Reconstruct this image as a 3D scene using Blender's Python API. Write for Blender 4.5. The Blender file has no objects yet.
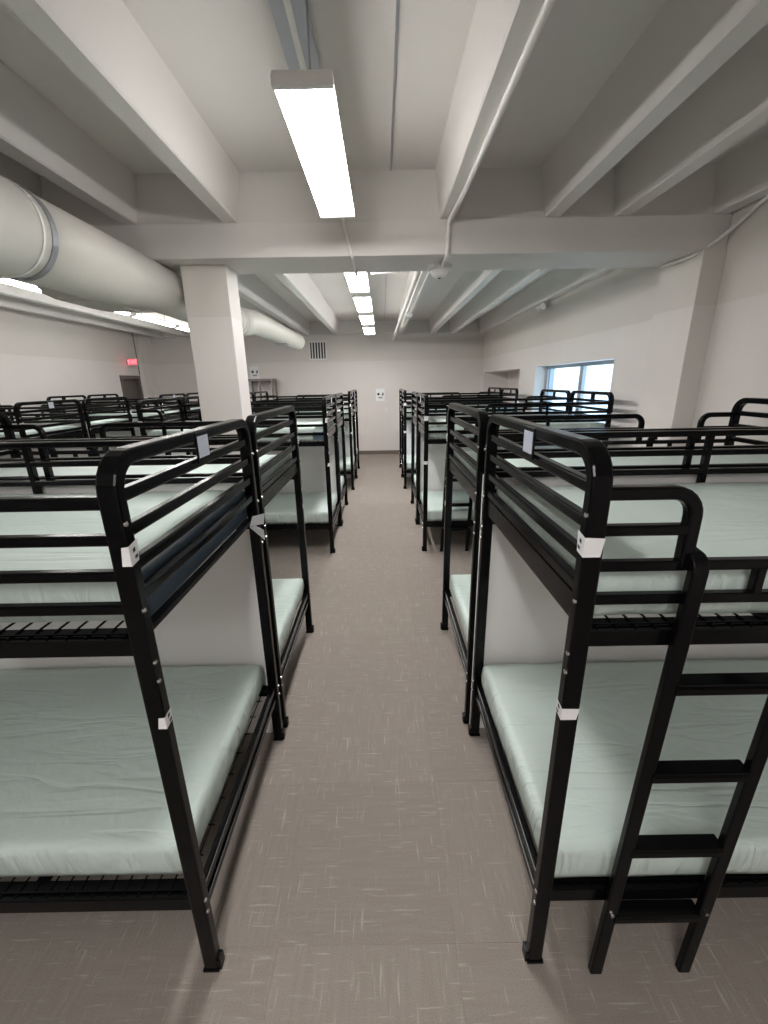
import bpy, bmesh, math, random
from mathutils import Vector, Matrix, noise
random.seed(7)
S = bpy.context.scene
COL = S.collection

# ------------------------------------------------------------------ camera
CAM_H = 1.85
F_PX, PITCH, ROLL = 417.08, 0.3014, 0.0175
cd = bpy.data.cameras.new('camera')
cam = bpy.data.objects.new('camera', cd)
COL.objects.link(cam)
cd.sensor_fit = 'HORIZONTAL'
cd.sensor_width = 36.0
cd.lens = 36.0 * F_PX / 768.0
cd.clip_start = 0.05
fw = Vector((0, math.cos(PITCH), -math.sin(PITCH)))
up0 = Vector((0, math.sin(PITCH), math.cos(PITCH)))
rt0 = Vector((1, 0, 0))
rt = rt0 * math.cos(ROLL) - up0 * math.sin(ROLL)
up = rt0 * math.sin(ROLL) + up0 * math.cos(ROLL)
M3 = Matrix((rt, up, -fw)).transposed()
cam.matrix_world = Matrix.Translation((0, 0, CAM_H)) @ M3.to_4x4()
S.camera = cam

# ------------------------------------------------------------------ world, exposure
S.view_settings.view_transform = 'Standard'
S.view_settings.look = 'None'
S.view_settings.gamma = 1.0
S.view_settings.use_curve_mapping = False
S.view_settings.exposure = 1.54
W = bpy.data.worlds.new('world')
S.world = W
W.use_nodes = True
wn = W.node_tree.nodes['Background']
wn.inputs[0].default_value = (0.60, 0.82, 1.0, 1)
wn.inputs[1].default_value = 1.15
LAMP = 15.0            # strength of the lamp lenses

# ------------------------------------------------------------------ materials
def new_mat(name, color, rough=0.6, metal=0.0, spec=0.5, coat=0.0):
    m = bpy.data.materials.new(name)
    m.use_nodes = True
    b = m.node_tree.nodes['Principled BSDF']
    b.inputs['Base Color'].default_value = (*color, 1)
    b.inputs['Roughness'].default_value = rough
    b.inputs['Metallic'].default_value = metal
    b.inputs['Specular IOR Level'].default_value = spec
    b.inputs['Coat Weight'].default_value = coat
    return m, m.node_tree.nodes, m.node_tree.links, b

def add_noise_bump(m, scale, strength, dist=0.002, vary=0.0, base=None):
    n, l = m.node_tree.nodes, m.node_tree.links
    b = n['Principled BSDF']
    tc = n.new('ShaderNodeTexCoord')
    no = n.new('ShaderNodeTexNoise')
    no.inputs['Scale'].default_value = scale
    no.inputs['Detail'].default_value = 4
    l.new(tc.outputs['Object'], no.inputs['Vector'])
    bu = n.new('ShaderNodeBump')
    bu.inputs['Strength'].default_value = strength
    bu.inputs['Distance'].default_value = dist
    l.new(no.outputs['Fac'], bu.inputs['Height'])
    l.new(bu.outputs['Normal'], b.inputs['Normal'])
    if vary and base:
        no2 = n.new('ShaderNodeTexNoise')
        no2.inputs['Scale'].default_value = 1.3
        no2.inputs['Detail'].default_value = 5
        l.new(tc.outputs['Object'], no2.inputs['Vector'])
        cr = n.new('ShaderNodeMix'); cr.data_type = 'RGBA'
        cr.inputs[6].default_value = (*[c * (1 - vary) for c in base], 1)
        cr.inputs[7].default_value = (*[min(1, c * (1 + vary)) for c in base], 1)
        l.new(no2.outputs['Fac'], cr.inputs[0])
        l.new(cr.outputs[2], b.inputs['Base Color'])
    return m

UP_C = (0.72, 0.68, 0.635)
LO_C = (0.79, 0.745, 0.715)
def wall_paint():
    # two-tone paint: a greyer band above 2.375 m, a lighter one below it
    m, n, l, b = new_mat('wall_paint', LO_C, 0.55)
    geo = n.new('ShaderNodeNewGeometry')
    sep = n.new('ShaderNodeSeparateXYZ')
    l.new(geo.outputs['Position'], sep.inputs[0])
    gt = n.new('ShaderNodeMath'); gt.operation = 'GREATER_THAN'
    gt.inputs[1].default_value = 2.375
    l.new(sep.outputs['Z'], gt.inputs[0])
    mx = n.new('ShaderNodeMix'); mx.data_type = 'RGBA'
    mx.inputs[6].default_value = (*LO_C, 1)
    mx.inputs[7].default_value = (*UP_C, 1)
    l.new(gt.outputs[0], mx.inputs[0])
    no = n.new('ShaderNodeTexNoise'); no.inputs['Scale'].default_value = 1.1
    no.inputs['Detail'].default_value = 4
    l.new(geo.outputs['Position'], no.inputs['Vector'])
    mr = n.new('ShaderNodeMapRange')
    mr.inputs['To Min'].default_value = 0.94; mr.inputs['To Max'].default_value = 1.05
    l.new(no.outputs['Fac'], mr.inputs['Value'])
    sc = n.new('ShaderNodeVectorMath'); sc.operation = 'SCALE'
    l.new(mx.outputs[2], sc.inputs[0]); l.new(mr.outputs[0], sc.inputs['Scale'])
    l.new(sc.outputs[0], b.inputs['Base Color'])
    n2 = n.new('ShaderNodeTexNoise'); n2.inputs['Scale'].default_value = 90
    l.new(geo.outputs['Position'], n2.inputs['Vector'])
    bu = n.new('ShaderNodeBump'); bu.inputs['Strength'].default_value = 0.15
    bu.inputs['Distance'].default_value = 0.003
    l.new(n2.outputs['Fac'], bu.inputs['Height']); l.new(bu.outputs[0], b.inputs['Normal'])
    return m
WALL = wall_paint()
CEIL = add_noise_bump(new_mat('ceiling_paint', (0.69, 0.665, 0.635), 0.6)[0], 60, 0.2, 0.004, 0.05, (0.69, 0.665, 0.635))
PIPEW = add_noise_bump(new_mat('white_pipe_paint', (0.82, 0.80, 0.77), 0.4)[0], 40, 0.05)
DUCT = add_noise_bump(new_mat('duct_paint', (0.62, 0.60, 0.55), 0.5)[0], 9, 0.15, 0.01, 0.04, (0.62, 0.60, 0.55))
BAND = add_noise_bump(new_mat('galvanised_band', (0.42, 0.43, 0.46), 0.35, 0.7)[0], 30, 0.1)
STRUT = add_noise_bump(new_mat('blue_grey_strut', (0.52, 0.54, 0.59), 0.45, 0.3)[0], 30, 0.1)
BASEB = add_noise_bump(new_mat('rubber_baseboard', (0.17, 0.14, 0.12), 0.6)[0], 40, 0.1)
PANEL = add_noise_bump(new_mat('divider_white', (0.93, 0.91, 0.90), 0.45)[0], 6, 0.1, 0.01, 0.02, (0.93, 0.91, 0.90))
WHITE = add_noise_bump(new_mat('white_plastic', (0.80, 0.79, 0.77), 0.4)[0], 40, 0.05)
PAPER = add_noise_bump(new_mat('white_paper', (0.90, 0.90, 0.91), 0.6)[0], 30, 0.2)
CARD = add_noise_bump(new_mat('pale_card', (0.66, 0.70, 0.82), 0.3)[0], 30, 0.1)
INK = new_mat('dark_ink', (0.03, 0.03, 0.035), 0.6)[0]
GREYINK = new_mat('grey_ink', (0.35, 0.34, 0.33), 0.6)[0]
BLUE = add_noise_bump(new_mat('blue_mattress_cover', (0.09, 0.14, 0.20), 0.5)[0], 18, 0.3, 0.006, 0.25, (0.09, 0.14, 0.20))
DARK = add_noise_bump(new_mat('dark_opening', (0.05, 0.045, 0.04), 0.7)[0], 20, 0.1)
DOORM = add_noise_bump(new_mat('door_brown_grey', (0.14, 0.12, 0.105), 0.5)[0], 20, 0.1)
RACK = add_noise_bump(new_mat('brown_grey_metal', (0.25, 0.22, 0.20), 0.45, 0.3)[0], 20, 0.1)
CHROME = new_mat('bolt_steel', (0.75, 0.75, 0.74), 0.2, 1.0)[0]
ALU = add_noise_bump(new_mat('window_aluminium', (0.42, 0.46, 0.50), 0.4, 0.4)[0], 20, 0.1)

def black_metal():
    m, n, l, b = new_mat('gloss_black_metal', (0.0035, 0.0035, 0.004), 0.2, 0.0, 0.16)
    tc = n.new('ShaderNodeTexCoord')
    no = n.new('ShaderNodeTexNoise'); no.inputs['Scale'].default_value = 5
    no.inputs['Detail'].default_value = 3
    l.new(tc.outputs['Object'], no.inputs['Vector'])
    mr = n.new('ShaderNodeMapRange'); mr.inputs['To Min'].default_value = 0.12; mr.inputs['To Max'].default_value = 0.28
    l.new(no.outputs['Fac'], mr.inputs['Value']); l.new(mr.outputs[0], b.inputs['Roughness'])
    return m
BLACK = black_metal()

def emis(name, col, s):
    m, n, l, b = new_mat(name, (0.8, 0.8, 0.8), 0.5)
    b.inputs['Emission Color'].default_value = (*col, 1)
    b.inputs['Emission Strength'].default_value = s
    return m
LENS = emis('lamp_lens', (1.0, 0.975, 0.955), LAMP)
EXITRED = emis('exit_red', (1.0, 0.05, 0.09), 1.6)
EXITW = add_noise_bump(new_mat('exit_housing', (0.75, 0.5, 0.5), 0.5)[0], 30, 0.05)

def vinyl():
    base = (0.63, 0.735, 0.69)
    m, n, l, b = new_mat('pale_green_sheet', base, 0.42, 0.0, 0.45)
    tc = n.new('ShaderNodeTexCoord')
    oi = n.new('ShaderNodeObjectInfo')
    off = n.new('ShaderNodeVectorMath'); off.operation = 'MULTIPLY_ADD'
    comb = n.new('ShaderNodeCombineXYZ')
    l.new(oi.outputs['Random'], comb.inputs[0]); l.new(oi.outputs['Random'], comb.inputs[1])
    off.inputs[1].default_value = (13, 7, 0)
    l.new(comb.outputs[0], off.inputs[0]); l.new(tc.outputs['Object'], off.inputs[2])
    # long soft diagonal creases on top
    mp = n.new('ShaderNodeMapping'); mp.inputs['Rotation'].default_value = (0, 0, 0.65)
    mp.inputs['Scale'].default_value = (0.55, 3.2, 1.0)
    l.new(off.outputs[0], mp.inputs[0])
    n1 = n.new('ShaderNodeTexNoise'); n1.inputs['Scale'].default_value = 2.2
    n1.inputs['Detail'].default_value = 3; n1.inputs['Distortion'].default_value = 0.8
    l.new(mp.outputs[0], n1.inputs['Vector'])
    ab = n.new('ShaderNodeMath'); ab.operation = 'SUBTRACT'; ab.inputs[1].default_value = 0.5
    l.new(n1.outputs['Fac'], ab.inputs[0])
    ab2 = n.new('ShaderNodeMath'); ab2.operation = 'ABSOLUTE'; l.new(ab.outputs[0], ab2.inputs[0])
    cr = n.new('ShaderNodeMapRange'); cr.inputs['From Max'].default_value = 0.07
    l.new(ab2.outputs[0], cr.inputs['Value'])
    # pleats on the sides
    mp2 = n.new('ShaderNodeMapping'); mp2.inputs['Rotation'].default_value = (0.0, 0.75, 0.4)
    mp2.inputs['Scale'].default_value = (1.0, 1.0, 0.25)
    l.new(off.outputs[0], mp2.inputs[0])
    n2 = n.new('ShaderNodeTexNoise'); n2.inputs['Scale'].default_value = 13
    n2.inputs['Detail'].default_value = 2.5; n2.inputs['Distortion'].default_value = 0.9
    l.new(mp2.outputs[0], n2.inputs['Vector'])
    geo = n.new('ShaderNodeNewGeometry'); sp = n.new('ShaderNodeSeparateXYZ')
    l.new(geo.outputs['Normal'], sp.inputs[0])
    az = n.new('ShaderNodeMath'); az.operation = 'ABSOLUTE'; l.new(sp.outputs['Z'], az.inputs[0])
    side = n.new('ShaderNodeMapRange'); side.inputs['From Min'].default_value = 0.35; side.inputs['From Max'].default_value = 0.9
    side.inputs['To Min'].default_value = 1.0; side.inputs['To Max'].default_value = 0.12
    l.new(az.outputs[0], side.inputs['Value'])
    pl = n.new('ShaderNodeMath'); pl.operation = 'MULTIPLY'
    ps = n.new('ShaderNodeMath'); ps.operation = 'MULTIPLY'; ps.inputs[1].default_value = 2.2; l.new(n2.outputs['Fac'], ps.inputs[0]); l.new(ps.outputs[0], pl.inputs[0]); l.new(side.outputs[0], pl.inputs[1])
    n3 = n.new('ShaderNodeTexNoise'); n3.inputs['Scale'].default_value = 3.0; n3.inputs['Detail'].default_value = 4
    l.new(off.outputs[0], n3.inputs['Vector'])
    add = n.new('ShaderNodeMath'); add.operation = 'MULTIPLY_ADD'; add.inputs[1].default_value = 0.22
    l.new(cr.outputs[0], add.inputs[0]); l.new(pl.outputs[0], add.inputs[2])
    add2 = n.new('ShaderNodeMath'); add2.operation = 'MULTIPLY_ADD'; add2.inputs[1].default_value = 1.1
    l.new(n3.outputs['Fac'], add2.inputs[0]); l.new(add.outputs[0], add2.inputs[2])
    bu = n.new('ShaderNodeBump'); bu.inputs['Strength'].default_value = 0.75; bu.inputs['Distance'].default_value = 0.016
    l.new(add2.outputs[0], bu.inputs['Height']); l.new(bu.outputs[0], b.inputs['Normal'])
    return m
SHEET = vinyl()

def carpet():
    m, n, l, b = new_mat('carpet_tile', (0.28, 0.25, 0.23), 0.95, 0.0, 0.1)
    tc = n.new('ShaderNodeTexCoord'); oi = n.new('ShaderNodeObjectInfo')
    comb = n.new('ShaderNodeCombineXYZ')
    l.new(oi.outputs['Random'], comb.inputs[0]); l.new(oi.outputs['Random'], comb.inputs[1])
    off = n.new('ShaderNodeVectorMath'); off.operation = 'MULTIPLY_ADD'; off.inputs[1].default_value = (37, 91, 0)
    l.new(comb.outputs[0], off.inputs[0]); l.new(tc.outputs['Object'], off.inputs[2])
    def dashes(sx, sy, seed, lo, hi):
        mp = n.new('ShaderNodeMapping'); mp.inputs['Scale'].default_value = (sx, sy, 1)
        mp.inputs['Location'].default_value = (seed, seed * 2, 0)
        l.new(off.outputs[0], mp.inputs[0])
        no = n.new('ShaderNodeTexNoise'); no.inputs['Scale'].default_value = 1.0
        no.inputs['Detail'].default_value = 1.5
        l.new(mp.outputs[0], no.inputs['Vector'])
        mr = n.new('ShaderNodeMapRange'); mr.inputs['From Min'].default_value = lo; mr.inputs['From Max'].default_value = hi
        l.new(no.outputs['Fac'], mr.inputs['Value'])
        return mr
    a = dashes(105, 8, 3.1, 0.62, 0.76)
    c = dashes(8, 100, 8.7, 0.63, 0.77)
    mxm = n.new('ShaderNodeMath'); mxm.operation = 'MAXIMUM'
    l.new(a.outputs[0], mxm.inputs[0]); l.new(c.outputs[0], mxm.inputs[1])
    d = dashes(60, 5, 5.5, 0.3, 0.7)
    fine = n.new('ShaderNodeTexNoise'); fine.inputs['Scale'].default_value = 260; fine.inputs['Detail'].default_value = 2
    l.new(tc.outputs['Object'], fine.inputs['Vector'])
    m1 = n.new('ShaderNodeMix'); m1.data_type = 'RGBA'
    m1.inputs[6].default_value = (0.290, 0.252, 0.225, 1); m1.inputs[7].default_value = (0.315, 0.275, 0.246, 1)
    l.new(d.outputs[0], m1.inputs[0])
    m2 = n.new('ShaderNodeMix'); m2.data_type = 'RGBA'
    m2.inputs[7].default_value = (0.56, 0.50, 0.44, 1)
    sc = n.new('ShaderNodeMath'); sc.operation = 'MULTIPLY'; sc.inputs[1].default_value = 0.5
    l.new(mxm.outputs[0], sc.inputs[0]); l.new(sc.outputs[0], m2.inputs[0]); l.new(m1.outputs[2], m2.inputs[6])
    mr = n.new('ShaderNodeMapRange'); mr.inputs['To Min'].default_value = 0.97; mr.inputs['To Max'].default_value = 1.03
    l.new(oi.outputs['Random'], mr.inputs['Value'])
    mf = n.new('ShaderNodeMapRange'); mf.inputs['To Min'].default_value = 0.7; mf.inputs['To Max'].default_value = 1.3
    l.new(fine.outputs['Fac'], mf.inputs['Value'])
    mm = n.new('ShaderNodeMath'); mm.operation = 'MULTIPLY'
    l.new(mr.outputs[0], mm.inputs[0]); l.new(mf.outputs[0], mm.inputs[1])
    s2 = n.new('ShaderNodeVectorMath'); s2.operation = 'SCALE'
    l.new(m2.outputs[2], s2.inputs[0]); l.new(mm.outputs[0], s2.inputs['Scale'])
    l.new(s2.outputs[0], b.inputs['Base Color'])
    bu = n.new('ShaderNodeBump'); bu.inputs['Strength'].default_value = 0.3; bu.inputs['Distance'].default_value = 0.003
    l.new(fine.outputs['Fac'], bu.inputs['Height']); l.new(bu.outputs[0], b.inputs['Normal'])
    return m
CARPET = carpet()

def glass():
    m = bpy.data.materials.new('window_glass'); m.use_nodes = True
    n, l = m.node_tree.nodes, m.node_tree.links
    out = n['Material Output']; n.remove(n['Principled BSDF'])
    t = n.new('ShaderNodeBsdfTransparent'); t.inputs[0].default_value = (0.93, 0.97, 1, 1)
    g = n.new('ShaderNodeBsdfGlossy'); g.inputs['Roughness'].default_value = 0.03
    
    mx = n.new('ShaderNodeMixShader')
    mx.inputs[0].default_value = 0.07; l.new(t.outputs[0], mx.inputs[1]); l.new(g.outputs[0], mx.inputs[2])
    l.new(mx.outputs[0], out.inputs[0])
    return m
GLASS = glass()

# ------------------------------------------------------------------ helpers
def obj(name, bm, mat, parent=None, loc=None, smooth=False):
    me = bpy.data.meshes.new(name)
    bmesh.ops.recalc_face_normals(bm, faces=bm.faces[:])
    bm.to_mesh(me); bm.free()
    me.materials.append(mat)
    if smooth:
        for p in me.polygons: p.use_smooth = True
    o = bpy.data.objects.new(name, me)
    COL.objects.link(o)
    if parent: o.parent = parent
    if loc: o.location = loc
    return o

def box(bm, x0, x1, y0, y1, z0, z1, bevel=0.0):
    vs = [bm.verts.new((x, y, z)) for x in (x0, x1) for y in (y0, y1) for z in (z0, z1)]
    fs = [bm.faces.new([vs[i] for i in f]) for f in ((0,1,3,2),(4,6,7,5),(0,4,5,1),(2,3,7,6),(0,2,6,4),(1,5,7,3))]
    if bevel:
        es = list({e for f in fs for e in f.edges})
        bmesh.ops.bevel(bm, geom=es, offset=bevel, segments=2, profile=0.6, affect='EDGES')

def bx(*a, bevel=0.0):
    bm = bmesh.new(); box(bm, *a, bevel=bevel); return bm

def ring_pts(hw, hh, ch):
    k = ch * 0.3
    return [(hw, -hh+ch), (hw, hh-ch), (hw-k, hh-k), (hw-ch, hh), (-hw+ch, hh), (-hw+k, hh-k), (-hw, hh-ch),
            (-hw, -hh+ch), (-hw+k, -hh+k), (-hw+ch, -hh), (hw-ch, -hh), (hw-k, -hh+k)]

def sweep(bm, path, normal, hw, hh, ch=0.006):
    """rounded-square tube along a planar path; hw along the plane's normal, hh across"""
    N = Vector(normal).normalized()
    P = [Vector(p) for p in path]
    prof = ring_pts(hw, hh, ch)
    rings = []
    for i, p in enumerate(P):
        if i == 0: t = P[1] - p
        elif i == len(P) - 1: t = p - P[i-1]
        else: t = (P[i+1] - p).normalized() + (p - P[i-1]).normalized()
        t.normalize()
        b = t.cross(N).normalized()
        s = 1.0
        if 0 < i < len(P) - 1:
            c = (P[i+1] - p).normalized().dot(t)
            s = 1 / max(0.5, c)
        rings.append([bm.verts.new(p + N * a + b * (c2 * s)) for a, c2 in prof])
    m = len(prof)
    for r0, r1 in zip(rings, rings[1:]):
        for k in range(m):
            bm.faces.new((r0[k], r0[(k+1) % m], r1[(k+1) % m], r1[k]))
    bm.faces.new(rings[0]); bm.faces.new(rings[-1][::-1])

def bar(bm, p0, p1, w, h, ch=0.004):
    d = Vector(p1) - Vector(p0)
    N = Vector((0, 0, 1)) if abs(d.normalized().z) < 0.7 else Vector((0, 1, 0))
    N = (N - d.normalized() * N.dot(d.normalized())).normalized()
    # hw along N (height), hh across
    sweep(bm, [p0, p1], N, h / 2, w / 2, ch)

def arc(c, r, a0, a1, n, fn):
    return [fn(c[0] + r * math.cos(a0 + (a1 - a0) * i / n), c[1] + r * math.sin(a0 + (a1 - a0) * i / n)) for i in range(n + 1)]

def tube(bm, path, r, n=10):
    P = [Vector(p) for p in path]
    rings = []
    ref = None
    for i, p in enumerate(P):
        if i == 0: t = P[1] - p
        elif i == len(P) - 1: t = p - P[i-1]
        else: t = (P[i+1] - p).normalized() + (p - P[i-1]).normalized()
        t.normalize()
        if ref is None:
            ref = Vector((0, 0, 1)) if abs(t.z) < 0.9 else Vector((1, 0, 0))
        a = (ref - t * ref.dot(t)).normalized(); ref = a
        b = t.cross(a)
        rr = r[i] if isinstance(r, (list, tuple)) else r
        rings.append([bm.verts.new(p + (a * math.cos(2*math.pi*k/n) + b * math.sin(2*math.pi*k/n)) * rr) for k in range(n)])
    for r0, r1 in zip(rings, rings[1:]):
        for k in range(n):
            bm.faces.new((r0[k], r0[(k+1) % n], r1[(k+1) % n], r1[k]))
    bm.faces.new(rings[0]); bm.faces.new(rings[-1][::-1])

def round_path(pts, r, n=5):
    P = [Vector(p) for p in pts]; out = [P[0]]
    for i in range(1, len(P) - 1):
        a = (P[i-1] - P[i]).normalized(); b = (P[i+1] - P[i]).normalized()
        rr = min(r, (P[i-1]-P[i]).length * 0.45, (P[i+1]-P[i]).length * 0.45)
        s, e = P[i] + a * rr, P[i] + b * rr
        for k in range(n + 1):
            t = k / n
            out.append(s * (1-t)**2 + P[i] * 2*t*(1-t) + e * t*t)
    out.append(P[-1]); return out

def thing(name, label, cat, loc=(0, 0, 0), rz=0, group=None):
    o = bpy.data.objects.new(name, None); COL.objects.link(o)
    o.empty_display_size = 0.1
    o.location = loc; o.rotation_euler = (0, 0, rz)
    o['label'] = label; o['category'] = cat
    if group: o['group'] = group
    return o

def tag(o, label, cat, group=None):
    o['label'] = label; o['category'] = cat
    if group: o['group'] = group
    return o

def struct(o):
    o['kind'] = 'structure'; return o

# ------------------------------------------------------------------ the setting
XL_W, XR_W, Y_F, Y_B = -5.90, 2.58, 11.23, -4.0
Z_SLAB, Z_J, Z_S = 3.29, 2.98, 2.75
GY0, GY1 = 3.53, 4.02

floor = struct(obj('floor', bx(XL_W - .1, XR_W + .4, Y_B - .1, Y_F + .1, -0.10, -0.012), CARPET))
T = 0.61
tm = bx(-T/2 + .0002, T/2 - .0002, -T/2 + .0002, T/2 - .0002, -0.0119, 0.0)
es = [e for e in tm.edges if all(abs(v.co.z) < 1e-6 for v in e.verts)]
bmesh.ops.bevel(tm, geom=es, offset=0.0004, segments=1, affect='EDGES')
tile0 = obj('carpet_tile', tm, CARPET, floor)
first = True
for i in range(14):
    for j in range(19):
        x = 0.22 + T * (i - 10) + T / 2
        y = 10.08 + 0.61 * 2 - T * j - T / 2
        if first: o = tile0; first = False
        else:
            o = tile0.copy(); COL.objects.link(o); o.parent = floor
        o.location = (x, y, 0)
        o.rotation_euler = (0, 0, math.pi/2 * (((i + j) % 2) + 2 * random.randint(0, 1)))
rest = obj('carpet', bx(XL_W, XR_W, Y_B, 10.08 + 1.22 - T*19, -0.0119, 0.0), CARPET, floor)

ceiling = struct(obj('ceiling', bx(XL_W - .1, XR_W + .1, Y_B - .1, Y_F + .1, Z_SLAB, Z_SLAB + .15), CEIL))
struct(obj('girder', bx(XL_W, XR_W, GY0, GY1, Z_S, Z_J, bevel=0.008), CEIL))
struct(obj('diaphragm', bx(XL_W, XR_W, GY0 + .02, GY1 - .02, Z_J, Z_SLAB), CEIL))
struct(obj('diaphragm', bx(XL_W, XR_W, Y_F - .12, Y_F, Z_J + .02, Z_SLAB), CEIL))
def joist_bm(y0, y1):
    bm = bmesh.new()
    b, t = 0.057, 0.10
    prof = [(-b + .008, Z_J), (b - .008, Z_J), (b, Z_J + .01), (t, Z_SLAB), (-t, Z_SLAB), (-b, Z_J + .01)]
    r0 = [bm.verts.new((x, y0, z)) for x, z in prof]; r1 = [bm.verts.new((x, y1, z)) for x, z in prof]
    for k in range(6): bm.faces.new((r0[k], r0[(k+1) % 6], r1[(k+1) % 6], r1[k]))
    bm.faces.new(r0); bm.faces.new(r1[::-1])
    return bm
JX = [-5.42, -4.70, -3.95, -3.20, -2.50, -1.823, -1.087, 0.503, 1.266, 1.777, 2.50]
jn = struct(obj('joist', joist_bm(Y_B, GY0 + .03), CEIL))
jf = struct(obj('joist', joist_bm(GY1 - .03, Y_F - .01), CEIL))
for k, x in enumerate(JX):
    for p in (jn, jf):
        if k == 0: o = p
        else: o = p.copy(); COL.objects.link(o)
        o.location = (x, 0, 0)
for y0, y1 in ((Y_B, GY0 + .02), (GY1 - .02, Y_F - .12)):
    obj('slab_joint', bx(0.084, 0.098, y0, y1, Z_SLAB - .006, Z_SLAB), BAND, ceiling)

# right wall with window opening and niche
def wall_with_holes(name, axis_x, thick, y0, y1, z0, z1, holes):
    bm = bmesh.new()
    ys = sorted({y0, y1, *[h[0] for h in holes], *[h[1] for h in holes]})
    zs = sorted({z0, z1, *[h[2] for h in holes], *[h[3] for h in holes]})
    for a, b in zip(ys, ys[1:]):
        for c, d in zip(zs, zs[1:]):
            if any(h[0] <= a and b <= h[1] and h[2] <= c and d <= h[3] for h in holes): continue
            box(bm, *sorted((axis_x, axis_x + thick)), a, b, c, d)
    bmesh.ops.remove_doubles(bm, verts=bm.verts[:], dist=1e-5)
    # drop the inner coincident faces
    seen = {}
    for f in bm.faces:
        k = tuple(sorted(v.index for v in f.verts)) if False else tuple(round(c, 4) for c in f.calc_center_median())
        seen.setdefault(k, []).append(f)
    bmesh.ops.delete(bm, geom=[f for fs in seen.values() if len(fs) > 1 for f in fs], context='FACES_ONLY')
    return obj(name, bm, WALL)
WIN = (4.90, 7.36, 1.02, 2.06)
NIC = (8.20, 11.0, 1.02, 2.05)
wr = struct(wall_with_holes('wall_right', XR_W, 0.26, Y_B, Y_F + .1, 0, Z_SLAB, [WIN, NIC]))
obj('niche_back', bx(XR_W + .60, XR_W + .65, NIC[0] - .05, NIC[1] + .05, NIC[2] - .05, NIC[3] + .05), WALL, wr)
for a in ((NIC[0]-.05, NIC[1]+.05, NIC[3], NIC[3]+.05), (NIC[0]-.05, NIC[1]+.05, NIC[2]-.05, NIC[2]), (NIC[0]-.05, NIC[0], NIC[2], NIC[3]), (NIC[1], NIC[1]+.05, NIC[2], NIC[3])):
    obj('niche_lining', bx(XR_W + .26, XR_W + .60, *a), WALL, wr)
DOOR = (9.95, 10.66, 0.0, 2.05)
wl = struct(wall_with_holes('wall_left', XL_W, -0.20, Y_B, Y_F + .1, 0, Z_SLAB, [DOOR]))
struct(obj('wall_far', bx(XL_W - .1, XR_W + .1, Y_F, Y_F + .15, 0, Z_SLAB), WALL))
struct(obj('wall_near', bx(XL_W - .1, XR_W + .1, Y_B - .15, Y_B, 0, Z_SLAB), WALL))
struct(obj('baseboard_far', bx(XL_W, XR_W, Y_F - .012, Y_F, 0, 0.10, bevel=.003), BASEB))
struct(obj('baseboard_right', bx(XR_W - .012, XR_W, Y_B, Y_F - .012, 0, 0.10, bevel=.003), BASEB))
struct(obj('baseboard_left', bx(XL_W, XL_W + .012, Y_B, DOOR[0] - .06, 0, 0.10, bevel=.003), BASEB))
# corner pier by the door, pilaster and column under the girder
struct(obj('trim_1', bx(XL_W, XL_W + .16, 10.93, Y_F, 0, Z_SLAB), WALL))
struct(obj('trim_2', bx(2.41, XR_W, 3.52, 4.03, 0, Z_S, bevel=.004), WALL))
cl = struct(obj('column', bx(-1.562, -1.205, 3.69, 3.96, 0, Z_S, bevel=.006), WALL))
tag(cl, 'square painted column under the beam left of the centre aisle', 'column')

# window
w1 = struct(obj('window_1', bx(XR_W + .185, XR_W + .235, WIN[0], WIN[1], WIN[2], WIN[2] + .05), ALU))
FX0, FX1 = XR_W + .185, XR_W + .235
obj('window_frame', bx(FX0, FX1, WIN[0], WIN[1], WIN[3] - .045, WIN[3]), ALU, w1)
obj('window_frame', bx(FX0, FX1, WIN[0], WIN[0] + .05, WIN[2] + .05, WIN[3] - .045), ALU, w1)
obj('window_frame', bx(FX0, FX1, WIN[1] - .05, WIN[1], WIN[2] + .05, WIN[3] - .045), ALU, w1)
obj('mullion', bx(FX0, FX1, 6.02, 6.13, WIN[2] + .05, WIN[3] - .045), ALU, w1)
obj('mullion', bx(FX0 - .02, FX1, 7.14, 7.20, WIN[2] + .05, WIN[3] - .045), ALU, w1)
for a, b in ((WIN[0] + .05, 6.02), (6.13, 7.14), (7.20, WIN[1] - .05)):
    obj('pane', bx(FX0 + .02, FX0 + .026, a, b, WIN[2] + .05, WIN[3] - .045), GLASS, w1)
obj('window_sill', bx(XR_W - .02, XR_W + .185, WIN[0], WIN[1], WIN[2] - .03, WIN[2] + .004), WHITE, w1)

# door in the left wall
d1 = struct(obj('door_1', bx(XL_W - .12, XL_W - .075, DOOR[0] + .03, DOOR[1] - .03, 0.01, DOOR[3] - .03), DOORM))
obj('door_frame', bx(XL_W - .18, XL_W + .02, DOOR[0] - .05, DOOR[0] + .03, 0, DOOR[3] + .05), DOORM, d1)
obj('door_frame', bx(XL_W - .18, XL_W + .02, DOOR[1] - .03, DOOR[1] + .05, 0, DOOR[3] + .05), DOORM, d1)
obj('door_frame', bx(XL_W - .18, XL_W + .02, DOOR[0] + .03, DOOR[1] - .03, DOOR[3] - .03, DOOR[3] + .05), DOORM, d1)
hb = bmesh.new(); tube(hb, round_path([(XL_W - .075, DOOR[0] + .11, 1.0), (XL_W - .02, DOOR[0] + .11, 1.0), (XL_W - .02, DOOR[0] + .23, 1.0)], .01), .009)
obj('door_handle', hb, CHROME, d1)

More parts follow.
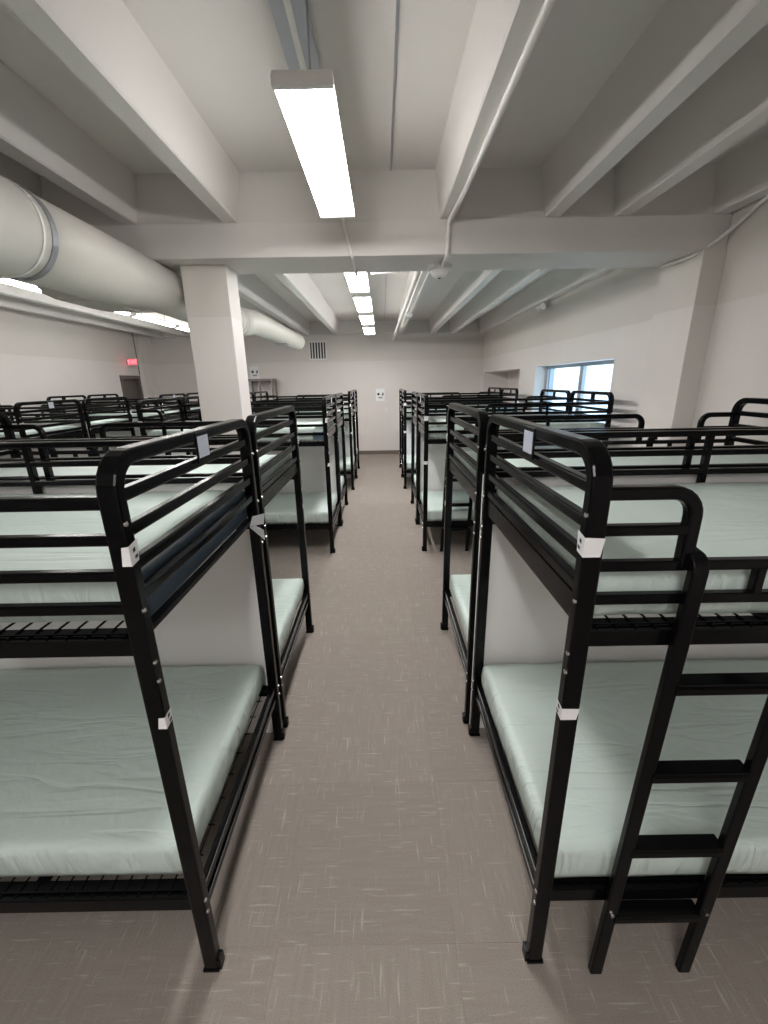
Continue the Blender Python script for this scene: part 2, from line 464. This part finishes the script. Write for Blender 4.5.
# ------------------------------------------------------------------ lamps
def lamp(x, y0, label, y1=None, w=1.0):
    y1 = y1 or y0 + 1.22
    t = thing('ceiling_light', label, 'ceiling light', (x, (y0 + y1) / 2, 2.856), 0, None)
    h = (y1 - y0) / 2
    bm = bmesh.new()
    prof = [(a * w, c) for a, c in ((-.100, .0), (-.106, .010), (-.100, .028), (.100, .028), (.106, .010), (.100, 0))]
    r0 = [bm.verts.new((a, -h + .012, c)) for a, c in prof]; r1 = [bm.verts.new((a, h - .012, c)) for a, c in prof]
    for k in range(6): bm.faces.new((r0[k], r0[(k+1) % 6], r1[(k+1) % 6], r1[k]))
    bm.faces.new(r0); bm.faces.new(r1[::-1])
    obj('lens', bm, LENS, t)
    bm = bx(-.108 * w, .108 * w, -h, h, .028, .048, bevel=.004); obj('housing', bm, WHITE, t)
    for s in (-1, 1):
        obj('end_cap', bx(-.110 * w, .110 * w, s*h - .012, s*h + .012, -.004, .032, bevel=.003), WHITE, t)
        bm = bmesh.new(); tube(bm, [(0, s*(h-.25), .046), (0, s*(h-.25), Z_SLAB - 2.856)], .005, 6)
        obj('hanger_rod', bm, BAND, t)
    return t
lamp(-0.262, 1.86, 'nearest long ceiling light over the centre aisle, before the cross beam')
lamp(-0.235, 4.28, 'first ceiling light beyond the cross beam over the centre aisle', 5.38)
lamp(-0.23, 5.68, 'second ceiling light beyond the cross beam over the centre aisle', 6.80)
lamp(-0.23, 7.16, 'third ceiling light beyond the cross beam over the centre aisle', 8.22)
lamp(-0.24, 8.66, 'farthest ceiling light over the centre aisle, near the end wall', 9.85)
lamp(-3.70, 4.10, 'left side ceiling light showing just under the near end of the duct', w=.42)
lamp(-3.70, 5.48, 'left side ceiling light mostly covered by the underside of the duct', w=.42)
lamp(-3.70, 6.86, 'left side ceiling light seen low past the duct, left of the column', w=.42)
lamp(-3.70, 8.24, 'farthest left side ceiling light beside the column', w=.42)
lamp(-2.98, 6.60, 'ceiling light peeping under the duct just left of the column', 7.3, w=.42)
lamp(-0.27, -1.60, 'ceiling light behind the viewer over the centre aisle')
lamp(-3.70, -0.60, 'ceiling light behind the viewer on the left side', w=.42)
lamp(-0.27, -3.10, 'added fill light, unseen, rearmost behind the viewer over the centre aisle')  # unseen extra lamp, added to brighten the white divider panels

# strut above the first lamp
t = thing('ceiling_strut', 'blue-grey metal channel on the ceiling above the nearest light', 'channel', (-.34, 0, Z_SLAB))
obj('channel', bx(-.072, .072, Y_B, 3.0, -.03, 0, bevel=.004), STRUT, t)
bm = bmesh.new(); tube(bm, [(0, Y_B, -.034), (0, 3.0, -.034)], .014, 8); obj('ridge', bm, PIPEW, t)

def pipe(name, pts, r, label, cat='pipe', mat=PIPEW, rr=.05):
    bm = bmesh.new(); tube(bm, round_path(pts, rr), r, 10)
    return tag(obj(name, bm, mat, smooth=True), label, cat)
pipe('conduit', [(-.26, 3.09, 2.885), (-.26, GY0 - .012, 2.99), (-.20, GY0 - .012, Z_S - .012), (-.20, 4.10, Z_S - .012), (-.22, 4.29, 2.89)], .013,
     'thin conduit from the nearest light over the face of the cross beam')
pipe('conduit', [(.565, Y_B, Z_J - .012), (.535, 3.0, Z_J - .012), (.508, GY0 - .014, Z_J - .02), (.50, GY0 - .014, Z_S - .014), (.50, 3.80, Z_S - .014)], .015,
     'thin white conduit along the joist right of the aisle, dropping over the cross beam')
pipe('conduit', [(.47, 3.95, Z_S - .014), (.53, 4.10, Z_J - .014), (.487, 11.1, Z_J - .014)], .009,
     'thin conduit along the joist beyond the cross beam, right of the thick pipe')
pipe('sprinkler_pipe', [(.37, 4.03, 2.86), (.305, 11.22, 2.86)], .028, 'straight white pipe running to the end wall right of the aisle lights')
t = thing('junction_box', 'small white box on the conduit high near the end wall', 'box', (.49, 7.9, Z_J))
obj('box_body', bx(-.06, .06, -.06, .06, -.05, 0, bevel=.006), WHITE, t); obj('cover', bx(-.045, .045, -.045, .045, -.06, -.05, bevel=.003), WHITE, t)
t = thing('smoke_detector', 'round white detector under the cross beam right of the aisle', 'detector', (.49, 3.86, Z_S))
bm = bmesh.new(); tube(bm, [(0, 0, 0), (0, 0, -.03)], .105, 24); obj('base_plate', bm, WHITE, t)
bm = bmesh.new(); tube(bm, [(0, 0, -.03), (0, 0, -.05), (0, 0, -.075), (0, 0, -.085)], [.075, .07, .05, .03], 24); obj('sensor_dome', bm, WHITE, t)
bm = bmesh.new(); tube(bm, [(0, 0, -.085), (0, 0, -.09)], .012, 10); obj('sensor_eye', bm, INK, t)
pipe('conduit', [(2.545, Y_B, 3.02), (2.55, 3.1, 3.02), (2.545, 3.48, 2.86), (2.40, 3.56, Z_S - .016), (2.36, 3.95, Z_S - .016), (2.545, 4.25, 2.86), (2.555, 4.9, 3.0), (2.555, 11.2, 3.02)], .014,
     'white conduit following the top of the right wall under the beam', rr=.12)
t = thing('emergency_light', 'small white two-headed fixture high on the right wall above the window', 'light', (2.555, 7.05, 2.96))
obj('box_body', bx(-.05, .0, -.06, .06, -.06, .05, bevel=.008), WHITE, t)
for s in (-1, 1):
    bm = bmesh.new(); tube(bm, [(-.04, s*.07, -.02), (-.06, s*.09, -.035), (-.10, s*.12, -.055)], [.02, .045, .05], 14); obj('lamp_head', bm, WHITE, t)
t = thing('support_bracket', 'short white crossbar just behind the cross beam beside the light', 'bracket', (.05, 4.70, 2.9))
obj('crossbar', bx(-.14, .14, -.02, .02, -.015, .015, bevel=.003), WHITE, t)
bm = bmesh.new(); tube(bm, [(.06, 0, .015), (.06, 0, Z_SLAB - 2.9)], .004, 6); obj('hanger_rod', bm, BAND, t)

# ------------------------------------------------------------------ duct
DX, DZ, DR = -1.78, 2.575, .205
t = thing('air_duct', 'large round cream air duct running under the ceiling on the left', 'duct', (DX, 0, DZ))
def cyl_y(bm, x, z, r, y0, y1, n=40, seg=1):
    tube(bm, [(x, y0 + (y1 - y0) * k / seg, z) for k in range(seg + 1)], r, n)
bm = bmesh.new(); cyl_y(bm, 0, 0, DR, Y_B, 2.34); obj('duct_section', bm, DUCT, t, smooth=False)
bm = bmesh.new(); tube(bm, [(0, 2.34, 0), (0, 3.1, 0), (0, 3.65, .022), (0, 5.55, .022)], [DR, DR, .178, .178], 40); obj('duct_section', bm, DUCT, t)
bm = bmesh.new()
tube(bm, [(0, 5.55, .022), (.05, 5.75, .03), (.13, 5.95, .05), (.15, 8.75, .055), (.15, 8.85, .055)], [.178, .165, .145, .145, .11], 32)
obj('duct_section', bm, DUCT, t)
for o in t.children:
    for p in o.data.polygons: p.use_smooth = len(p.vertices) == 4
def hoop(y, r, w=.02):
    bm = bmesh.new(); n = 40; R = []
    for yy, rr in ((y-w/2, r-.004), (y-w/2, r+.006), (y+w/2, r+.006), (y+w/2, r-.004)):
        R.append([bm.verts.new((rr*math.cos(2*math.pi*k/n), yy, rr*math.sin(2*math.pi*k/n))) for k in range(n)])
    for a in range(4):
        for k in range(n):
            bm.faces.new((R[a][k], R[a][(k+1) % n], R[(a+1) % 4][(k+1) % n], R[(a+1) % 4][k]))
    return bm
obj('clamp_band', hoop(2.34, DR, .035), BAND, t)
bm = hoop(2.27, DR, .012); obj('clamp_band', bm, WHITE, t)
bm = bmesh.new()
for k in range(24):   # spiral seams of the far run
    y = 4.15 + k * .12
    if y > 5.55: break
    h = hoop(y, .176, .012); bmesh.ops.translate(h, verts=h.verts[:], vec=(0, 0, .022)); me = bpy.data.meshes.new('x'); h.to_mesh(me); h.free(); bm.from_mesh(me); bpy.data.meshes.remove(me)
o = obj('seams', bm, DUCT, t); o['kind'] = 'stuff'
bm = bmesh.new()
pr = [(-.02, -.19), (-.34, -.175), (-.46, -.12), (-.46, .06), (-.02, .06)]
RR = [[bm.verts.new((a * k, y, c * k)) for a, c in pr] for y, k in ((3.03, 1), (3.50, 1), (4.05, .55))]
for r0, r1 in zip(RR, RR[1:]):
    for k in range(5): bm.faces.new((r0[k], r0[(k+1) % 5], r1[(k+1) % 5], r1[k]))
bm.faces.new(RR[0]); bm.faces.new(RR[-1][::-1])
bmesh.ops.bevel(bm, geom=bm.edges[:], offset=.02, segments=2, affect='EDGES')
obj('side_takeoff', bm, DUCT, t)
bm = bmesh.new(); tube(bm, [(.15, 7.4, -.095), (.15, 7.4, -.10)], .05, 12)
obj('access_plate', bx(.05, .25, 7.3, 7.5, -.098, -.09), BAND, t)

# ------------------------------------------------------------------ wall fittings
t = thing('air_vent', 'white framed air return grille high on the end wall', 'vent', (-1.59, Y_F, 2.64))
obj('backing', bx(-.19, .19, -.006, 0, -.21, .21), INK, t)
for a in ((-.225, .225, .19, .225), (-.225, .225, -.225, -.19)): obj('frame', bx(a[0], a[1], -.03, 0, a[2], a[3], bevel=.003), WHITE, t)
for s in (-1, 1): obj('frame', bx(*sorted((s*.225, s*.19)), -.03, 0, -.19, .19, bevel=.003), WHITE, t)
for k in range(5):
    x = -.14 + k * .07
    obj('slat', bx(x - .013, x + .013, -.022, -.004, -.19, .19), PIPEW, t)

def sign(x, z, label):
    t = thing('paper_sign', label, 'sign', (x, Y_F - .004, z))
    obj('sheet', bx(-.115, .115, -.003, 0, -.155, .155), PAPER, t)
    bm = bmesh.new(); tube(bm, [(-.045, -.0035, .02), (-.045, -.005, .02)], .032, 14); obj('printed_mark', bm, INK, t)
    bm = bmesh.new()
    for vs in (((.04, -.015), (.085, -.015), (.085, .065)), ((.04, -.015), (.085, .065), (.06, .05))):
        bm.faces.new([bm.verts.new((a, -.0045, c)) for a, c in vs])
    obj('printed_mark', bm, INK, t)
    obj('printed_text', bx(-.05, .06, -.0045, -.003, -.085, -.05), GREYINK, t)
sign(-.045, 1.54, 'white paper sign on the end wall above the centre aisle')
sign(-3.24, 2.14, 'white paper sign on the end wall just right of the column')
t = thing('wall_switch', 'small white switch plate on the end wall below the paper sign', 'switch', (.112, Y_F, 1.156))
obj('plate', bx(-.04, .04, -.008, 0, -.06, .06, bevel=.002), WHITE, t); obj('toggle', bx(-.008, .008, -.02, -.008, -.014, .014), WHITE, t)

t = thing('exit_sign', 'lit red exit sign on the left wall above the door', 'sign', (XL_W + .03, 10.30, 2.39))
obj('housing', bx(0, .22, -.025, .025, -.085, .085, bevel=.006), EXITW, t)
obj('mount', bx(-.03, 0, -.03, .03, -.04, .04), RACK, t)
cu = bpy.data.curves.new('exit_text', 'FONT'); cu.body = 'EXIT'; cu.size = .125; cu.extrude = .003; cu.align_x = 'CENTER'; cu.align_y = 'CENTER'
tmp = bpy.data.objects.new('tmp', cu); COL.objects.link(tmp)
dg = bpy.context.evaluated_depsgraph_get(); me = bpy.data.meshes.new_from_object(tmp.evaluated_get(dg))
bpy.data.objects.remove(tmp); me.materials.clear(); me.materials.append(EXITRED)
o = bpy.data.objects.new('lettering', me); COL.objects.link(o); o.parent = t; o.location = (.11, -.028, 0); o.rotation_euler = (math.pi/2, 0, 0); o.scale = (.85, 1.05, 1)
pipe('conduit', [(XL_W + .015, 10.72, Z_SLAB), (XL_W + .015, 10.72, 2.12)], .010, 'thin dark conduit dropping down the left wall to the door frame', mat=RACK)

t = thing('metal_rack', 'tall brown-grey open metal rack standing against the end wall right of the column', 'rack', (-2.99, 10.9, 0))
for x in (-.31, -.02, .29):
    obj('upright', bx(x - .022, x + .022, -.14, -.10, 0, 1.97, bevel=.003), RACK, t)
for x in (-.31, .29):
    obj('upright', bx(x - .022, x + .022, .22, .26, 0, 1.97, bevel=.003), RACK, t)
obj('top_frame', bx(-.335, .315, -.15, .27, 1.93, 1.985, bevel=.003), RACK, t)
for z in (.15, .7, 1.25, ):
    obj('shelf', bx(-.33, .31, -.13, .25, z, z + .03), RACK, t)

# ------------------------------------------------------------------ bunk beds
L, Wd = 1.95, .967
PX, PY = L/2 - .024, Wd/2 - .018
P_TOP = 1.717
RZ = (1.616, 1.533, 1.448, 1.368)

def make_bed():
    root = thing('bunk_bed', '', 'bunk bed')
    for s in (-1, 1):
        x = s * PX
        r = .075; zt = P_TOP - .0175
        path = [(x, -PY, 0.008)] + [(x, -PY, z) for z in (1.0,)] \
            + arc((-PY + r, zt - r), r, math.pi, math.pi/2, 6, lambda a, b: (x, a, b)) \
            + arc((PY - r, zt - r), r, math.pi/2, 0, 6, lambda a, b: (x, a, b)) + [(x, PY, 0.008)]
        bm = bmesh.new(); sweep(bm, path, (1, 0, 0), .0235, .0175, .006)
        fr = obj('end_frame', bm, BLACK, root)
        for z in RZ:
            bm = bmesh.new(); bar(bm, (x, -PY + .02, z), (x, PY - .02, z), .028, .030, .005); obj('end_rail', bm, BLACK, fr)
        # upper end beam: a deep plate
        bm = bx(x - .010, x + .010, -PY + .015, PY - .015, 1.272, 1.345, bevel=.003)
        obj('upper_end_beam', bm, BLACK, fr)
        bm = bmesh.new()
        box(bm, x - .012, x + .014, -PY + .02, PY - .02, .325, .350, bevel=.003)
        box(bm, x - .006, x + .006, -PY + .02, PY - .02, .288, .325)
        box(bm, x - .012, x + .014, -PY + .02, PY - .02, .262, .288, bevel=.003)
        obj('lower_end_beam', bm, BLACK, fr)
        for q in (-1, 1):
            bm = bmesh.new()
            box(bm, *sorted((x + s*.020, x + s*.034)), q*PY - .016, q*PY + .016, .002, .050, bevel=.004)
            box(bm, x - .027, x + .027, q*PY - .021, q*PY + .021, 0, .012, bevel=.003)
            obj('foot_bracket', bm, BLACK, fr)
            for z in (1.56, 1.345, 1.20, 1.145, .335, .285):
                bm = bmesh.new()
                xo = x + s * .023
                tube(bm, [(xo, q*PY + q*.010, z), (xo + s*.004, q*PY + q*.010, z), (xo + s*.006, q*PY + q*.010, z)], [.0065, .006, .003], 8)
                obj('bolt', bm, CHROME, fr)
        # card holder on the arch
        xo = x + s * .020
        obj('card_holder', bx(*sorted((xo, xo + s*.006)), -.112 + (.045 if s > 0 else 0), -.020 + (.045 if s > 0 else 0), 1.618, 1.712, bevel=.002), BLACK, fr)
        obj('card', bx(*sorted((xo + s*.006, xo + s*.0075)), -.104 + (.045 if s > 0 else 0), -.028 + (.045 if s > 0 else 0), 1.634, 1.700), CARD, fr)
        # adhesive tags wrapped round the -y post
        for z in (1.485, 1.02):
            bm = bmesh.new()
            hz = .024 if z > 1.2 else .018
            yf = -PY - .0185; xs = x + s * .0245
            v = [(x - s*(.016 if s < 0 else -.002), yf, z - hz), (x - s*(.022 if s < 0 else -.008), yf, z + hz*.9), (xs, yf, z + hz), (xs, yf, z - hz),
                 (xs, -PY + .012, z - hz*.8), (xs, -PY + .018, z + hz*1.3)]
            V = [bm.verts.new(p) for p in v]
            bm.faces.new((V[0], V[1], V[2], V[3])); bm.faces.new((V[3], V[2], V[5], V[4]))
            obj('paper_tag', bm, PAPER, fr)
            bm = bmesh.new()
            xp = xs + s * .0008
            for a, b, c, d in ((-PY - .006, -PY + .004, z + .004, z + .014), (-PY - .002, -PY + .010, z - .012, z - .004)):
                bm.faces.new([bm.verts.new((xp, yy, zz)) for yy, zz in ((a, c), (b, c + .003), (b, d + .003), (a, d))])
            obj('tag_print', bm, INK, fr)
    # side beams and decks
    for z0, z1, zm in ((1.217, 1.262, 1.270), (.288, .340, .345)):
        for q in (-1, 1):
            bm = bmesh.new()
            y = q * (Wd/2 - .020)
            box(bm, -PX + .02, PX - .02, y - .012, y + .012, z0, z1, bevel=.003)
            box(bm, -PX + .02, PX - .02, *sorted((y, y - q*.045)), z1 - .005, z1)
            obj('side_beam', bm, BLACK, root)
        for x in (-.42, .42):
            obj('cross_bar', bx(x - .015, x + .015, -PY + .02, PY - .02, z1 - .03, z1 - .006, bevel=.002), BLACK, root)
        bm = bmesh.new(); r = .0020
        n = 38
        for k in range(n + 1):
            x = -PX + .045 + k * (2*PX - .09) / n
            box(bm, x - r, x + r, -PY + .0, PY - .0, z1, z1 + 2*r)
        m = 9
        for k in range(m + 1):
            y = -PY + .012 + k * (2*PY - .024) / m
            box(bm, -PX + .03, PX - .03, y - r, y + r, z1 + 2*r - .001, z1 + 4*r - .001)
        o = obj('wire_mesh', bm, BLACK, root); o['kind'] = 'stuff'
    # ladder side (-y)
    y = -PY
    SZ = (1.607, 1.520, 1.432, 1.346)
    def rail(x0, x1, z, y=y, h=.026):
        bm = bmesh.new(); bar(bm, (x0, y, z), (x1, y, z), .026, h, .005); obj('guard_rail', bm, BLACK, root)
    X0 = -L/2
    def loop(xa, xb, zt, zb):     # post at xa, bend at xb
        r = .055; s = 1 if xb > xa else -1
        path = [(xa, y, zt)] + arc((xb - s*r, zt - r), r, math.pi/2, 0 if s > 0 else math.pi, 6, lambda a, b: (a, y, b)) + [(xb, y, zb)]
        bm = bmesh.new(); sweep(bm, path, (0, 1, 0), .015, .0155, .006); obj('guard_loop', bm, BLACK, root)
    loop(-PX + .02, X0 + .245, SZ[0], SZ[2])
    rail(-PX + .02, X0 + .235, SZ[1])
    loop(PX - .02, X0 + .645, SZ[0], SZ[2])
    rail(X0 + .650, PX - .02, SZ[1])
    rail(-PX + .02, PX - .02, SZ[2]); rail(-PX + .02, PX - .02, SZ[3])
    for x in (X0 + .43,):
        bm = bmesh.new(); bar(bm, (x, y, SZ[3]), (x, y, SZ[2]), .022, .022); obj('stile', bm, BLACK, root)
    bm = bmesh.new(); bar(bm, (.30, y, SZ[2]), (.30, y, SZ[0]), .022, .022); obj('stile', bm, BLACK, root)
    # far side (+y)
    for z in RZ: rail(-PX + .02, PX - .02, z, PY)
    bm = bmesh.new(); bar(bm, (0, PY, RZ[3]), (0, PY, RZ[0]), .024, .03); obj('stile', bm, BLACK, root)
    # ladder
    lad = bpy.data.objects.new('ladder', None); COL.objects.link(lad); lad.parent = root
    yb, yt = -Wd/2 - .020, -Wd/2 - .012
    xb, xt, wl_ = X0 + .212, X0 + .262, .286
    for k in (0, 1):
        bm = bmesh.new()
        p = [(xb + k*wl_, yb, 0.004), (xt + k*wl_, yt, 1.436), (xt + k*wl_, yt + .012, 1.455), (xt + k*wl_, yt + .045, 1.460)]
        p = round_path(p, .02, 3)
        sweep(bm, p, (1, 0, 0), .019, .011, .004)
        obj('ladder_rail', bm, BLACK, lad)
        for z in (.29,):
            bm = bmesh.new(); xx = xb + (xt - xb)*z/1.44 + k*wl_
            tube(bm, [(xx, yb - .011, z), (xx, yb - .015, z)], .006, 8); obj('bolt', bm, CHROME, lad)
    for z in (.275, .555, .835, 1.118):
        x0 = xb + (xt - xb) * z / 1.44; yy = yb + (yt - yb) * z / 1.44
        bm = bmesh.new()
        r = .035
        pth = [(x0 + .012, yy + .002), (x0 + .02, yy + .012)] 
        box(bm, x0 + .012, x0 + wl_ - .012, yy - .014, yy + .030, z - .010, z + .010, bevel=.004)
        box(bm, x0 + .012, x0 + wl_ - .012, yy - .014, yy - .010, z - .022, z + .004)
        obj('rung', bm, BLACK, lad)
    return root

def copy_thing(r):
    c = r.copy(); COL.objects.link(c)
    for ch in r.children:
        d = ch.copy(); COL.objects.link(d); d.parent = c
        for g in ch.children:
            e = g.copy(); COL.objects.link(e); e.parent = d
    return c

def mattress_mesh(l, w, h, seed, nx=56, ny=28, nz=5):
    bm = bmesh.new(); r = .014
    def face(fn, na, nb):
        g = [[bm.verts.new(fn(i/na, j/nb)) for j in range(nb+1)] for i in range(na+1)]
        for i in range(na):
            for j in range(nb): bm.faces.new((g[i][j], g[i+1][j], g[i+1][j+1], g[i][j+1]))
    X, Y = l/2, w/2
    face(lambda a, b: (-X + a*l, -Y + b*w, h), nx, ny); face(lambda a, b: (-X + a*l, -Y + b*w, 0), nx, ny)
    for s in (-1, 1):
        face(lambda a, b: (-X + a*l, s*Y, b*h), nx, nz); face(lambda a, b: (s*X, -Y + a*w, b*h), ny, nz)
    bmesh.ops.remove_doubles(bm, verts=bm.verts[:], dist=1e-5)
    for v in bm.verts:
        p = v.co.copy()
        q = Vector((max(-X+r, min(X-r, p.x)), max(-Y+r, min(Y-r, p.y)), max(r, min(h-r, p.z))))
        d = p - q
        if d.length > 1e-6: p = q + d.normalized() * r
        n = noise.noise(Vector((p.x*2.2 + seed, p.y*3.1, seed)))
        n2 = noise.noise(Vector((p.x*7 + p.z*9, p.y*9 - p.z*7 + seed, seed*3)))
        k = min(1, p.z / h)
        if p.z > h * .6: p.z += .004 * n + .0015 * n2
        side = 1 if abs(d.x) + abs(d.y) > .5 * r else 0
        if side:
            out = Vector((p.x / X if abs(p.x) > X - .03 else 0, p.y / Y if abs(p.y) > Y - .03 else 0, 0))
            p += out * (.006 * math.sin(math.pi * k) + .005 * n2)
        v.co = p
    return bm

def mirror_thing(r):
    """a left-handed bunk: the same parts with their ladder at the other end"""
    def flip(o):
        o.data = o.data.copy()
        o.data.transform(Matrix.Diagonal((-1, 1, 1, 1))); o.data.flip_normals()
    c = copy_thing(r)
    for ch in c.children:
        if ch.type == 'MESH': flip(ch)
        for g in ch.children: flip(g)
    return c

proto = make_bed()
proto_l = mirror_thing(proto)
first_left = True
m_protos = []
for k in range(3):
    o = obj('mattress', mattress_mesh(1.865, .885, .130, 3.7 * k + 1), SHEET, smooth=True); m_protos.append(o)
pan0 = obj('divider_panel', bx(-.955, .955, -.006, .006, 0.0, 1.44, bevel=.002), PANEL)
pan0['category'] = 'panel'

LEFT_C, RIGHT_C, ROW2_C = -.572 - L/2, .455 + L/2, -3.73 - L/2
pair_names = ['nearest', 'second', 'third']
sides = [('left of the aisle', LEFT_C, (.868, 4.40, 7.32), 'left'),
         ('right of the aisle', RIGHT_C, (.875, 4.415, 7.34), 'right'),
         ('against the left wall', ROW2_C, (None, 4.40, 7.32), 'wall')]
GAP = .051
used_m = set(); first_bed = True; first_pan = True; mk = 0
for side, cx0, ys, key in sides:
    cx = cx0
    for pi, y0 in enumerate(ys):
        if y0 is None: continue
        for b in (0, 1):
            yc = y0 + Wd/2 + b * (Wd + GAP)
            if b == 1 and key != 'right':
                bed = proto_l if first_left else copy_thing(proto_l); first_left = False
            else:
                bed = proto if first_bed else copy_thing(proto); first_bed = False
            cx = cx0 + {('right', 0): (-.004, -.020)[b], ('right', 1): -.020, ('right', 2): -.085, ('left', 2): .040}.get((key, pi), 0)
            bed.location = (cx, yc, 0); bed.rotation_euler = (0, 0, math.pi * b)
            half = 'front' if b == 0 else 'rear'
            if b == 1:   # the rear bunks carry a card only at the end away from the aisle
                near_x = 1 if key == 'right' else -1
                for ch in bed.children:
                    if ch.name.startswith('end_frame'):
                        for g in list(ch.children):
                            if g.name.startswith('card') and g.data.vertices[0].co.x * near_x > 0: bpy.data.objects.remove(g)
            if key == 'wall':
                pw = 'nearer' if pi == 1 else 'farther'
                desc = f'black metal bunk bed against the left wall, {half} bed of the {pw} pair'
                where = f'{half} bunk, {pw} pair against the left wall'
            else:
                desc = f'black metal bunk bed {side}, {half} bed of the {pair_names[pi]} pair'
                where = f'{half} bunk, {pair_names[pi]} pair {side}'
            bed['label'] = desc; bed['group'] = 'black bunk beds in paired rows'
            for lv, z in (('lower', .349), ('upper', 1.2716)):
                k = mk % 3; mk += 1
                if k in used_m:
                    m = m_protos[k].copy(); COL.objects.link(m)
                else: m = m_protos[k]; used_m.add(k)
                sgn = 1 if b == 0 else -1
                dx, dy, rz = (random.uniform(-.01, .01), random.uniform(-.01, .01), random.uniform(-.006, .006))
                if key == 'left' and pi == 0 and b == 0:
                    if lv == 'upper': dx, dy, rz = -.010, .026, .010
                    else: dx, dy, rz = -.028, .025, 0
                m.location = (cx + dx, yc + dy, z)
                m.rotation_euler = (0, 0, rz + (math.pi if b else 0))
                m['label'] = f'pale green mattress, {lv} deck, {where}'
                m['category'] = 'mattress'; m['group'] = 'pale green mattresses on the bunks'
        p = pan0 if first_pan else pan0.copy()
        if not first_pan: COL.objects.link(p)
        first_pan = False
        p.location = (cx, y0 + Wd + GAP/2, 0)
        p['group'] = 'white divider panels between paired bunks'
        p['label'] = (f'white divider panel between the bunks of the {pair_names[pi]} pair {side}' if key != 'wall'
                      else f"white divider panel between the {'nearer' if pi == 1 else 'farther'} paired bunks against the left wall")

# blue mattress end left uncovered by the sheet on the nearest left upper bunk
def find_m(txt):
    for o in bpy.data.objects:
        if o.get('label', '') == txt: return o
m = find_m('pale green mattress, upper deck, front bunk, nearest pair left of the aisle')
core = obj('blue_end_cover', bx(.905, .941, -.425, .43, .0005, .1275, bevel=.010), BLUE, m); core['label'] = 'dark blue uncovered end of the mattress'
m = find_m('pale green mattress, upper deck, front bunk, second pair left of the aisle')
core = obj('blue_end_cover', bx(.80, .944, -.452, -.40, .012, .094, bevel=.010), BLUE, m); core['label'] = 'dark blue uncovered corner of the mattress'

# its end beam is a slim angle, so the blue end shows below the lowest rail
for o in bpy.data.objects:
    if o.get('label', '') == 'black metal bunk bed left of the aisle, front bed of the nearest pair':
        for ch in o.children:
            for g in ch.children:
                if g.name.startswith('upper_end_beam') and g.data.vertices[0].co.x > 0:
                    x = PX
                    slim = obj('upper_end_beam', bx(x - .010, x + .016, -PY + .015, PY - .015, 1.268, 1.284, bevel=.002), BLACK, ch)
                    bpy.data.objects.remove(g)
                    break

# loose paper tag hanging from the rear post of the nearest left bunk
t = thing('hanging_tag', 'folded white paper label hanging loose beside the rear post of the nearest left bunk', 'tag', (-.562, 1.80, 1.235))
bm = bmesh.new()
for vs in (((.004, -.165, .052), (.004, -.115, .082), (.014, .030, .050), (.014, .0, .010)),
           ((.004, -.165, .050), (.004, -.085, .030), (.014, -.008, -.018), (.014, -.010, -.066))):
    bm.faces.new([bm.verts.new(v) for v in vs])
bmesh.ops.solidify(bm, geom=bm.faces[:], thickness=.001)
obj('folded_paper', bm, PAPER, t)
